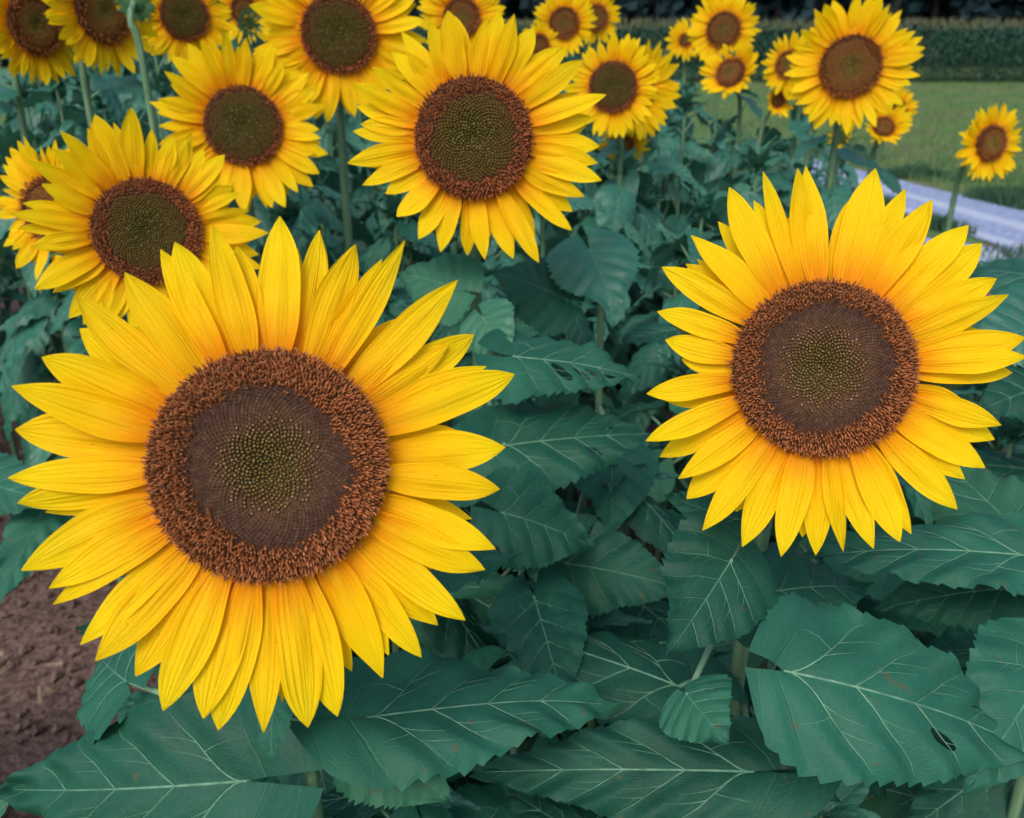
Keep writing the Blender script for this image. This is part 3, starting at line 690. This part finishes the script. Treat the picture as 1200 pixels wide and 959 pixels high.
hl('HC', (690, 292, 1.45), (720, 368, 1.38), 125, face=(.05, -.9, .5), seed=25, fold=.2, mat='leaf_far')
hl('HC', (660, 350, 1.45), (580, 320, 1.45), 110, face=(-.1, -.75, .7), seed=27)
hl('HC', (715, 525, 1.36), (716, 622, 1.28), 130, face=(.1, -.9, .45), seed=29, fold=.15)
hl('HC', (660, 660, 1.18), (800, 690, 1.12), 130, face=(.05, -.7, .7), seed=31)
hl('F2', (870, 610, .88), (775, 600, .96), 50, face=(-.2, -.6, .8), seed=33, fold=.5, curve=.2)
plant_host('HE', 1290, 350, 1.45, 1.08)
hl('HE', (1230, 330, 1.35), (1135, 320, 1.45), 120, face=(-.1, -.5, .9), seed=51, fold=.15, mat='leaf_far')
hl('HE', (1225, 380, 1.32), (1140, 410, 1.30), 130, face=(-.1, -.7, .7), seed=53, mat='leaf_far')
hl('HE', (1235, 450, 1.30), (1150, 480, 1.25), 140, face=(-.1, -.7, .7), seed=55)
plant_host('HL', -190, 560, 1.5, .98)
hl('HL', (-30, 560, 1.42), (70, 610, 1.36), 90, face=(.2, -.7, .7), seed=36, curve=-.15)
hl('HL', (50, 600, 1.42), (12, 715, 1.32), 75, face=(.25, -.85, .45), seed=37, curve=.15)
hl('F3', (566, 372, 1.24), (600, 425, 1.18), 80, face=(-.3, -.8, .6), seed=61, mat='leaf_far')
hl('F3', (540, 340, 1.26), (470, 322, 1.30), 100, face=(.0, -.8, .6), seed=62)
hl('F3', (585, 600, 1.05), (690, 640, 1.08), 140, face=(.0, -.6, .8), seed=63)
hl('F1', (395, 660, .72), (600, 655, .98), 150, face=(.1, -.55, .85), seed=39)
hl('F2', (885, 905, .88), (560, 905, .92), 150, face=(0, -.5, .85), seed=43, arch=.04)
hl('F1', (150, 800, .86), (120, 770, .95), 150, face=(-.2, -.6, .8), seed=45)
hl('F2', (870, 700, .95), (1010, 690, 1.05), 150, face=(0, -.55, .85), seed=47)

def make_plant(i, meshes):
    rr = random.Random(i * 7 + 2); top = 1.0
    root = empty('sunflower_plant', (0, 0, 0), PLANT_LABEL, 'plant', PGROUP)
    path = smooth_path([Vector((0, 0, -.02)), Vector((rr.uniform(-.02, .02), rr.uniform(-.02, .02), .5)), Vector((rr.uniform(-.03, .03), rr.uniform(-.03, .03), 1.0))], 6)
    b = Buf(); b.tube(path, [.0105 * (1.15 - .85 * q / len(path)) for q in range(len(path))], 7)
    so = link('shoot_tip', SHOOTS[i % 4], root); so.location = path[-1]; q_ = rr.uniform(.085, .12); so.scale = (q_, q_, q_)
    link('stem', b.mesh('stem', [M['stem']]), root)
    az = rr.uniform(0, 6); nl = 11 if i < 20 else 14
    for k in range(nl):
        t = k / (nl - 1); h = .36 + .62 * t; az += GA + rr.uniform(-.35, .35)
        sz = (.21 + .02 * rr.random() if i < 20 else .175) * (1 - .45 * t ** 2.5) * rr.uniform(.85, 1.1)
        q = min(path, key=lambda p: abs(p.z - h))
        add_leaf(root, q, h, az, sz, meshes, rr)
    return root
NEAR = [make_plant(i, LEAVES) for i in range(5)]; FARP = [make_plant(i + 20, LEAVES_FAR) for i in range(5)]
used = set()
def place_plant(protos, k, x, y, h, rz, sxy):
    p = protos[k]
    if p.name not in used:
        used.add(p.name); r = p
    else:
        r = p.copy(); COL.objects.link(r)
        for ch in p.children:
            c = ch.copy(); COL.objects.link(c); c.parent = r
    r.location = (x, y, 0); r.rotation_euler = (0, 0, rz); r.scale = (sxy, sxy, h)
    return r

def canopy(x, y):
    if y < 1.0: h = .64 + .31 * (y - .4) / .6
    elif y < 1.8: h = .95 + .20 * (y - 1.0) / .8
    else: h = 1.15 + .22 * min(1, (y - 1.8) / 1.4)
    if x < -.55 and y > 1.6: h += .12
    return h
def blocked(x, y, h):
    """keeps the bare alley at the left, the lawn and the road free of plants"""
    for z in (h * .35, h * .6, h * .85, h):
        for ox in (-.20, 0, .20):
            pr = project(Vector((x + ox, y, z)))
            if pr is None: return True
            u, v, d = pr
            if -160 < u < 72 and 560 < v < 900 and x < -.3: return True
            if 1040 < u < 1330 and v < 318 and d > 1.15: return True
            if 1060 < u < 1330 and v < 200: return True
            if 885 < u <= 1060 and v < 158: return True
            if 770 < u <= 885 and v < 104: return True
    if (Vector((x, y)) - Vector((.0, 0))).length < .42: return True
    return False
cnt = 0
sp = .265
yy = .48
while yy < 6.2:
    step = sp * (1 if yy < 2.6 else 1.25)
    xx = -.86 * yy - .8
    while xx < .78 * yy + .55:
        x = xx + rng.uniform(-.11, .11); y = yy + rng.uniform(-.11, .11)
        h = canopy(x, y) * rng.uniform(.88, 1.08)
        xx += step
        if x > .50 * y + .42 or x < -.78 * y - .5: continue
        if y > 5.0 and abs(x) > 3: continue
        if blocked(x, y, h):
            h *= .74
            if blocked(x, y, h): continue
        near = y < 1.9
        place_plant(NEAR if near else FARP, rng.randrange(5), x, y, h, rng.uniform(0, 6.28), rng.uniform(.9, 1.12)); cnt += 1
    yy += step * .95
for pr in NEAR + FARP:
    if pr.name not in used:
        for ch in list(pr.children): bpy.data.objects.remove(ch)
        bpy.data.objects.remove(pr)
print('plants', cnt)

# ------------------------------------------------------------------ ground
def soil_mat():
    t = NT('soil'); oc = t.coord('Object')
    a = t.noise(oc, 3, 6, .65); b = t.noise(oc, 45, 6, .7)
    col = t.mix(t.mr(b, .3, .72), (0.13, 0.075, 0.060), (0.44, 0.30, 0.26))
    col = t.mix(t.m('MULTIPLY', t.mr(a, .4, .7), .5), col, (0.14, 0.095, 0.08))
    t.base(col); t.rough(.95); t.spec(.1); t.bump(b, 1.0, .04); return t.mat
def grass_mat():
    t = NT('lawn'); oc = t.coord('Object')
    a = t.noise(oc, .22, 5, .6); b = t.noise(t.vscale(oc, (1, .35, 1)), 2.2, 6, .7); c = t.noise(oc, 30, 3)
    col = t.mix(t.mr(b, .3, .7), (0.080, 0.160, 0.050), (0.150, 0.225, 0.080))
    col = t.mix(t.m('MULTIPLY', t.mr(a, .44, .62), .8), col, (0.20, 0.17, 0.10))
    col = t.mix(t.m('MULTIPLY', c, .35), col, (0.04, 0.10, 0.04))
    t.base(col); t.rough(.9); t.spec(.1); t.bump(c, .6, .05); return t.mat
def road_mat():
    t = NT('gravel_road'); uvv, u, v = t.uv(); oc = t.coord('Object')
    b = t.noise(oc, 16, 6, .75); a = t.noise(oc, 1.6, 4)
    uu = t.m('ADD', u, t.m('MULTIPLY_ADD', a, .10, -.05))
    rut = t.m('MAXIMUM', t.mr(t.m('ABSOLUTE', t.m('SUBTRACT', uu, .52)), .03, .13, 1, 0), t.mr(t.m('ABSOLUTE', t.m('SUBTRACT', uu, .1)), .02, .08, 1, 0))
    col = t.mix(t.mr(b, .32, .7), (0.17, 0.22, 0.36), (0.37, 0.44, 0.63))  # gravel tinted blue: the sky's reflection is put into the colour
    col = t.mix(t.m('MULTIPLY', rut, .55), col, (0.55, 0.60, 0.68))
    t.base(col); t.rough(.8); t.spec(.3); t.bump(b, .7, .02); return t.mat
M['soil'] = soil_mat(); M['lawn'] = grass_mat(); M['road'] = road_mat()

def structure(name, me):
    o = link(name, me); o['kind'] = 'structure'; return o
g = 400
structure('lawn', mesh_from('lawn', [(-g, -60, -.03), (g, -60, -.03), (g, 600, -.03), (-g, 600, -.03)], [(0, 1, 2, 3)], [M['lawn']]))
# soil of the field: a bumpy sheet
V, Fc = [], []
nx, ny = 170, 150; x0, x1, y0, y1 = -5.6, 4.2, -.8, 7.4
for j in range(ny + 1):
    for i in range(nx + 1):
        x = x0 + (x1 - x0) * i / nx; y = y0 + (y1 - y0) * j / ny
        e = min(1, min(x - x0, x1 - x, y - y0, y1 - y) / .5)
        z = -.012 + e * (.012 + .02 * noise.fractal(Vector((x * 3.1, y * 3.1, 0)), .9, 2.1, 4) + .014 * abs(noise.noise(Vector((x * 14, y * 14, 3)))))
        V.append((x, y, z))
EDGE = []
def right_edge(y): return .50 * y + .75
for j in range(ny):
    for i in range(nx):
        a = j * (nx + 1) + i
        if V[a][0] > right_edge(V[a][1]) + .15 * noise.noise(Vector((V[a][1] * 2, 0, 0))): continue
        Fc.append((a, a + 1, a + nx + 2, a + nx + 1))
structure('field_soil', mesh_from('field_soil', V, Fc, [M['soil']]))
# gravel road past the field's edge
A = [ground_pt(1000, 196), ground_pt(1105, 222), ground_pt(1200, 244)]
Bp = [ground_pt(1030, 236), ground_pt(1100, 262), ground_pt(1200, 294)]
d1 = (A[2] - A[0]).normalized(); d2 = (Bp[2] - Bp[0]).normalized()
ups = [A[0] - d1 * 2.2, A[0] - d1 * 1] + A + [A[2] + d1 * 4, A[2] + d1 * 12]
los = [Bp[0] - d1 * 2.2, Bp[0] - d1 * 1] + Bp + [Bp[2] + d1 * 4, Bp[2] + d1 * 12]
V, Fc, U = [], [], []
nr = 10
NU = 60
def lerp_path(P, t):
    f = t * (len(P) - 1); i = min(len(P) - 2, int(f)); return P[i].lerp(P[i + 1], f - i)
for i in range(NU + 1):
    t = i / NU; a = lerp_path(ups, t); b_ = lerp_path(los, t)
    for k in range(nr + 1):
        s = k / nr; wob = .12 * noise.noise(Vector((i * .7, 3 if k else 8, 0))) if k in (0, nr) else 0
        p = b_.lerp(a, s + wob * .3); V.append((p.x, p.y, -.018 + .012 * math.sin(PI * s))); U.append((s, t * 6))
for i in range(NU):
    for k in range(nr):
        a = i * (nr + 1) + k; Fc.append((a, a + nr + 1, a + nr + 2, a + 1))
structure('gravel_road', mesh_from('gravel_road', V, Fc, [M['road']], None, U))
tr = [ground_pt(980, 262), ground_pt(1100, 283), ground_pt(1200, 296), ground_pt(1400, 322)]
tl = [ground_pt(970, 275), ground_pt(1100, 300), ground_pt(1200, 318), ground_pt(1400, 352)]
V, Fc, U = [], [], []
for i in range(31):
    a = lerp_path(tr, i / 30 * .999); b_ = lerp_path(tl, i / 30 * .999)
    for k in range(5): p = b_.lerp(a, k / 4 + .04 * noise.noise(Vector((i * .6, k, 0)))); V.append((p.x, p.y, .012)); U.append((.35 + .3 * k / 4, i * .2))
for i in range(30):
    for k in range(4): a = i * 5 + k; Fc.append((a, a + 5, a + 6, a + 1))
structure('gravel_track', mesh_from('gravel_track', V, Fc, [M['road']], None, U))

# ------------------------------------------------------------------ grass (stuff)
M['grass'] = simple('grass_blade', (0.055, 0.145, 0.045), (0.15, 0.24, 0.085), 1.3, .6, .25)
M['verge'] = simple('verge_blade', (0.016, 0.055, 0.030), (0.06, 0.135, 0.07), 2.5, .6, .25)
def blades(name, n, fn, hmin, hmax, mat, seed):
    rr = random.Random(seed); V, Fc = [], []
    for _ in range(n):
        p = fn(rr)
        if p is None: continue
        for q in range(3):
            a = rr.uniform(0, 6.28); h = rr.uniform(hmin, hmax); ww = h * .10 + .004; dx, dy = math.cos(a), math.sin(a)
            lx, ly = rr.uniform(-.5, .5) * h, rr.uniform(-.5, .5) * h; b0 = len(V)
            x, y = p[0] + rr.uniform(-.05, .05), p[1] + rr.uniform(-.05, .05)
            V += [(x - dx * ww, y - dy * ww, -.04), (x + dx * ww, y + dy * ww, -.04), (x + lx, y + ly, h)]
            Fc.append((b0, b0 + 1, b0 + 2))
    o = link(name, mesh_from(name, V, Fc, [mat], None, None, None, False)); o['kind'] = 'stuff'; o['label'] = ''
    return o
roadL, roadR = ups[0], ups[-1]
def on_road(x, y, m=0.0):
    # signed distances from both road edges
    n_ = Vector((-d1.y, d1.x, 0)); pa = (Vector((x, y, 0)) - A[1]).dot(n_); pb = (Vector((x, y, 0)) - Bp[1]).dot(n_)
    return pa < m and pb > -m
def lawn_pt(rr):
    y = 7.5 + 33 * rr.random() ** 1.6; x = rr.uniform(-.1, .75) * y + rr.uniform(-1, 1)
    if on_road(x, y, .15): return None
    n_ = Vector((-d1.y, d1.x, 0))
    if (Vector((x, y, 0)) - A[1]).dot(n_) < 0: return None
    return x, y
o = blades('lawn_grass', 26000, lawn_pt, .03, .09, M['grass'], 3); o['label'] = 'short green lawn grass between the gravel road and the corn'; o['category'] = 'grass'
def verge_pt(rr):
    t = rr.random()
    p = lerp_path(ups, t) if rr.random() < .6 else lerp_path(los, t)
    far = p.y > 0 and (p - lerp_path(ups, t)).length < .01
    n_ = Vector((-d1.y, d1.x, 0)) * (1 if far else -1)
    q = p + n_ * (abs(rr.gauss(0, .45)) - .05)
    if noise.noise(Vector((q.x * .9, q.y * .9, 2))) < -.1: return None
    return q.x, q.y
o = blades('verge_grass', 14000, verge_pt, .03, .12, M['verge'], 4); o['label'] = 'rough dark grass growing along both edges of the gravel road'; o['category'] = 'grass'

def litter():
    rr = random.Random(21); V, Fc, mi = [], [], []
    for _ in range(4200):
        x = rr.uniform(-2.9, -.5); y = rr.uniform(.9, 3.6); big = rr.random() ** 3; r_ = .004 + .017 * big; b0 = len(V)
        z0 = .004 + r_ * .35
        for (a, b, c) in ((1, 0, 0), (-1, 0, 0), (0, 1, 0), (0, -1, 0), (.2, .1, 1), (0, 0, -1), (.7, .7, .5), (-.6, .6, .55), (.5, -.7, .5)):
            V.append((x + a * r_ * rr.uniform(.7, 1.3), y + b * r_ * rr.uniform(.7, 1.3), z0 + .022 * noise.fractal(Vector((x * 3.1, y * 3.1, 0)), .9, 2.1, 4) + c * r_ * rr.uniform(.6, 1.1)))
        for f in ((0, 6, 4), (6, 2, 4), (2, 7, 4), (7, 1, 4), (1, 3, 4), (3, 8, 4), (8, 0, 4), (0, 2, 6), (2, 1, 7), (3, 0, 8), (0, 5, 2), (2, 5, 1), (1, 5, 3), (3, 5, 0)):
            Fc.append(tuple(b0 + q for q in f)); mi.append(0)
    for _ in range(420):                          # straw and dead bits of leaf
        x = rr.uniform(-2.9, -.5); y = rr.uniform(.9, 3.6); a = rr.uniform(0, 6.28); ln = rr.uniform(.02, .07); ww = rr.uniform(.0015, .006); b0 = len(V)
        c, s_ = math.cos(a), math.sin(a); z = .03 + rr.uniform(-.01, .015)
        V += [(x - s_ * ww, y + c * ww, z), (x + s_ * ww, y - c * ww, z), (x + c * ln + s_ * ww, y + s_ * ln - c * ww, z + rr.uniform(-.01, .015)), (x + c * ln - s_ * ww, y + s_ * ln + c * ww, z + rr.uniform(-.01, .015))]
        Fc.append((b0, b0 + 1, b0 + 2, b0 + 3)); mi.append(1)
    m2 = simple('straw', (0.18, 0.13, 0.09), (0.28, 0.21, 0.15), 9, .85, .1)
    o = link('soil_crumbs', mesh_from('soil_crumbs', V, Fc, [M['soil'], m2], mi, None, None, False)); o['kind'] = 'stuff'; o['label'] = 'crumbs of brown soil and bits of straw on the bare alley'; o['category'] = 'soil'
litter()

# ------------------------------------------------------------------ corn and wood (stuff)
def corn():
    rr = random.Random(9); V, Fc, mi = [], [], []
    for row in range(7):
        y = 40 + row * .75; x = -22.0
        while x < 34:
            x += rr.uniform(.17, .27); h = rr.uniform(2.15, 2.5); xx = x; yy_ = y + rr.uniform(-.08, .08)
            b0 = len(V)
            for (sx, sy) in ((-.014, -.014), (.014, -.014), (.0, .016)): V.append((xx + sx, yy_ + sy, -.05))
            V.append((xx, yy_, h)); Fc += [(b0, b0 + 1, b0 + 3), (b0 + 1, b0 + 2, b0 + 3), (b0 + 2, b0, b0 + 3)]; mi += [0, 0, 0]
            pa = rr.uniform(0, 3.14)
            for k in range(9):
                z = .06 + (h - .26) * (k + rr.uniform(-.5, .5)) / 8; a = pa + (k % 2) * PI + rr.uniform(-.5, .5); ln = rr.uniform(.45, .75) * (1 - .3 * abs(k / 8 - .5)); b1 = len(V)
                dx, dy = math.cos(a), math.sin(a)
                for q in range(4):
                    t = q / 3; wv = .042 * (1 - t ** 2) + .004; zz = z + ln * (.75 * t - .85 * t * t)
                    px_, py_ = xx + dx * ln * t * .8, yy_ + dy * ln * t * .8
                    V += [(px_ - dy * wv, py_ + dx * wv, zz), (px_ + dy * wv, py_ - dx * wv, zz - .01)]
                for q in range(3): Fc.append((b1 + 2 * q, b1 + 2 * q + 1, b1 + 2 * q + 3, b1 + 2 * q + 2)); mi.append(0)
            for k in range(5):                      # tassel
                a = rr.uniform(0, 6.28); b1 = len(V); V += [(xx - .012, yy_, h - .08), (xx + .012, yy_, h - .08), (xx + .12 * math.cos(a), yy_ + .12 * math.sin(a), h + rr.uniform(.12, .25))]
                Fc.append((b1, b1 + 1, b1 + 2)); mi.append(1)
    m1 = simple('corn_leaf', (0.016, 0.060, 0.033), (0.038, 0.108, 0.056), .8, .5, .3); m2 = simple('corn_tassel', (0.13, 0.14, 0.075), None, 1, .8, .1)
    o = link('corn_field', mesh_from('corn_field', V, Fc, [m1, m2], mi)); o['kind'] = 'stuff'; o['label'] = 'dense strip of tall dark green corn with pale tassels beyond the lawn'; o['category'] = 'corn'
corn()
def wood():
    rr = random.Random(11); V, Fc, mi = [], [], []
    def leafq(p, s):
        n_ = Vector((rr.gauss(0, 1), rr.gauss(0, 1) - .3, rr.gauss(0, 1) + .5)).normalized(); a = n_.orthogonal().normalized(); b = n_.cross(a); b0 = len(V)
        V.extend([p + a * s, p + b * s * .7, p - a * s, p - b * s * .7]); Fc.append((b0, b0 + 1, b0 + 2, b0 + 3)); mi.append(0)
    for row in range(4):
        x = -45 + row * 2
        while x < 62:
            x += rr.uniform(3.2, 6); y = 66 + row * 6 + rr.uniform(-1.5, 1.5); H = rr.uniform(10, 17); rad = rr.uniform(2.6, 4.2)
            bf = Buf(); bf.tube([Vector((x, y, -.2)), Vector((x + rr.uniform(-.3, .3), y, H * .45)), Vector((x + rr.uniform(-.5, .5), y, H * .8))], [.3, .2, .08], 6)
            b0 = len(V); V.extend(bf.v); Fc.extend(tuple(i + b0 for i in f) for f in bf.f); mi.extend([1] * len(bf.f))
            for c in range(26):
                u = Vector((rr.gauss(0, 1), rr.gauss(0, 1), rr.gauss(0, 1))).normalized() * rr.random() ** .4
                cc = Vector((x + u.x * rad, y + u.y * rad, H * .46 + u.z * H * .46 + .6)); cr = rr.uniform(.9, 1.7)
                for _ in range(46):
                    d = Vector((rr.gauss(0, 1), rr.gauss(0, 1), rr.gauss(0, 1))).normalized() * cr * rr.random() ** .5
                    leafq(cc + d, rr.uniform(.32, .6))
    m1 = simple('wood_leaf', (0.007, 0.022, 0.030), (0.016, 0.040, 0.050), .35, .7, .15); m2 = simple('bark', (0.02, 0.02, 0.022), (0.035, 0.034, 0.034), 2, .9, .1)  # dark blue leaf tones have forest shade and haze painted in
    o = link('woodland', mesh_from('woodland', V, Fc, [m1, m2], mi, None, None, False)); o['kind'] = 'stuff'; o['label'] = 'dark blue green wood behind the corn, one shaded mass'; o['category'] = 'wood'
wood()
bpy.context.view_layer.update()
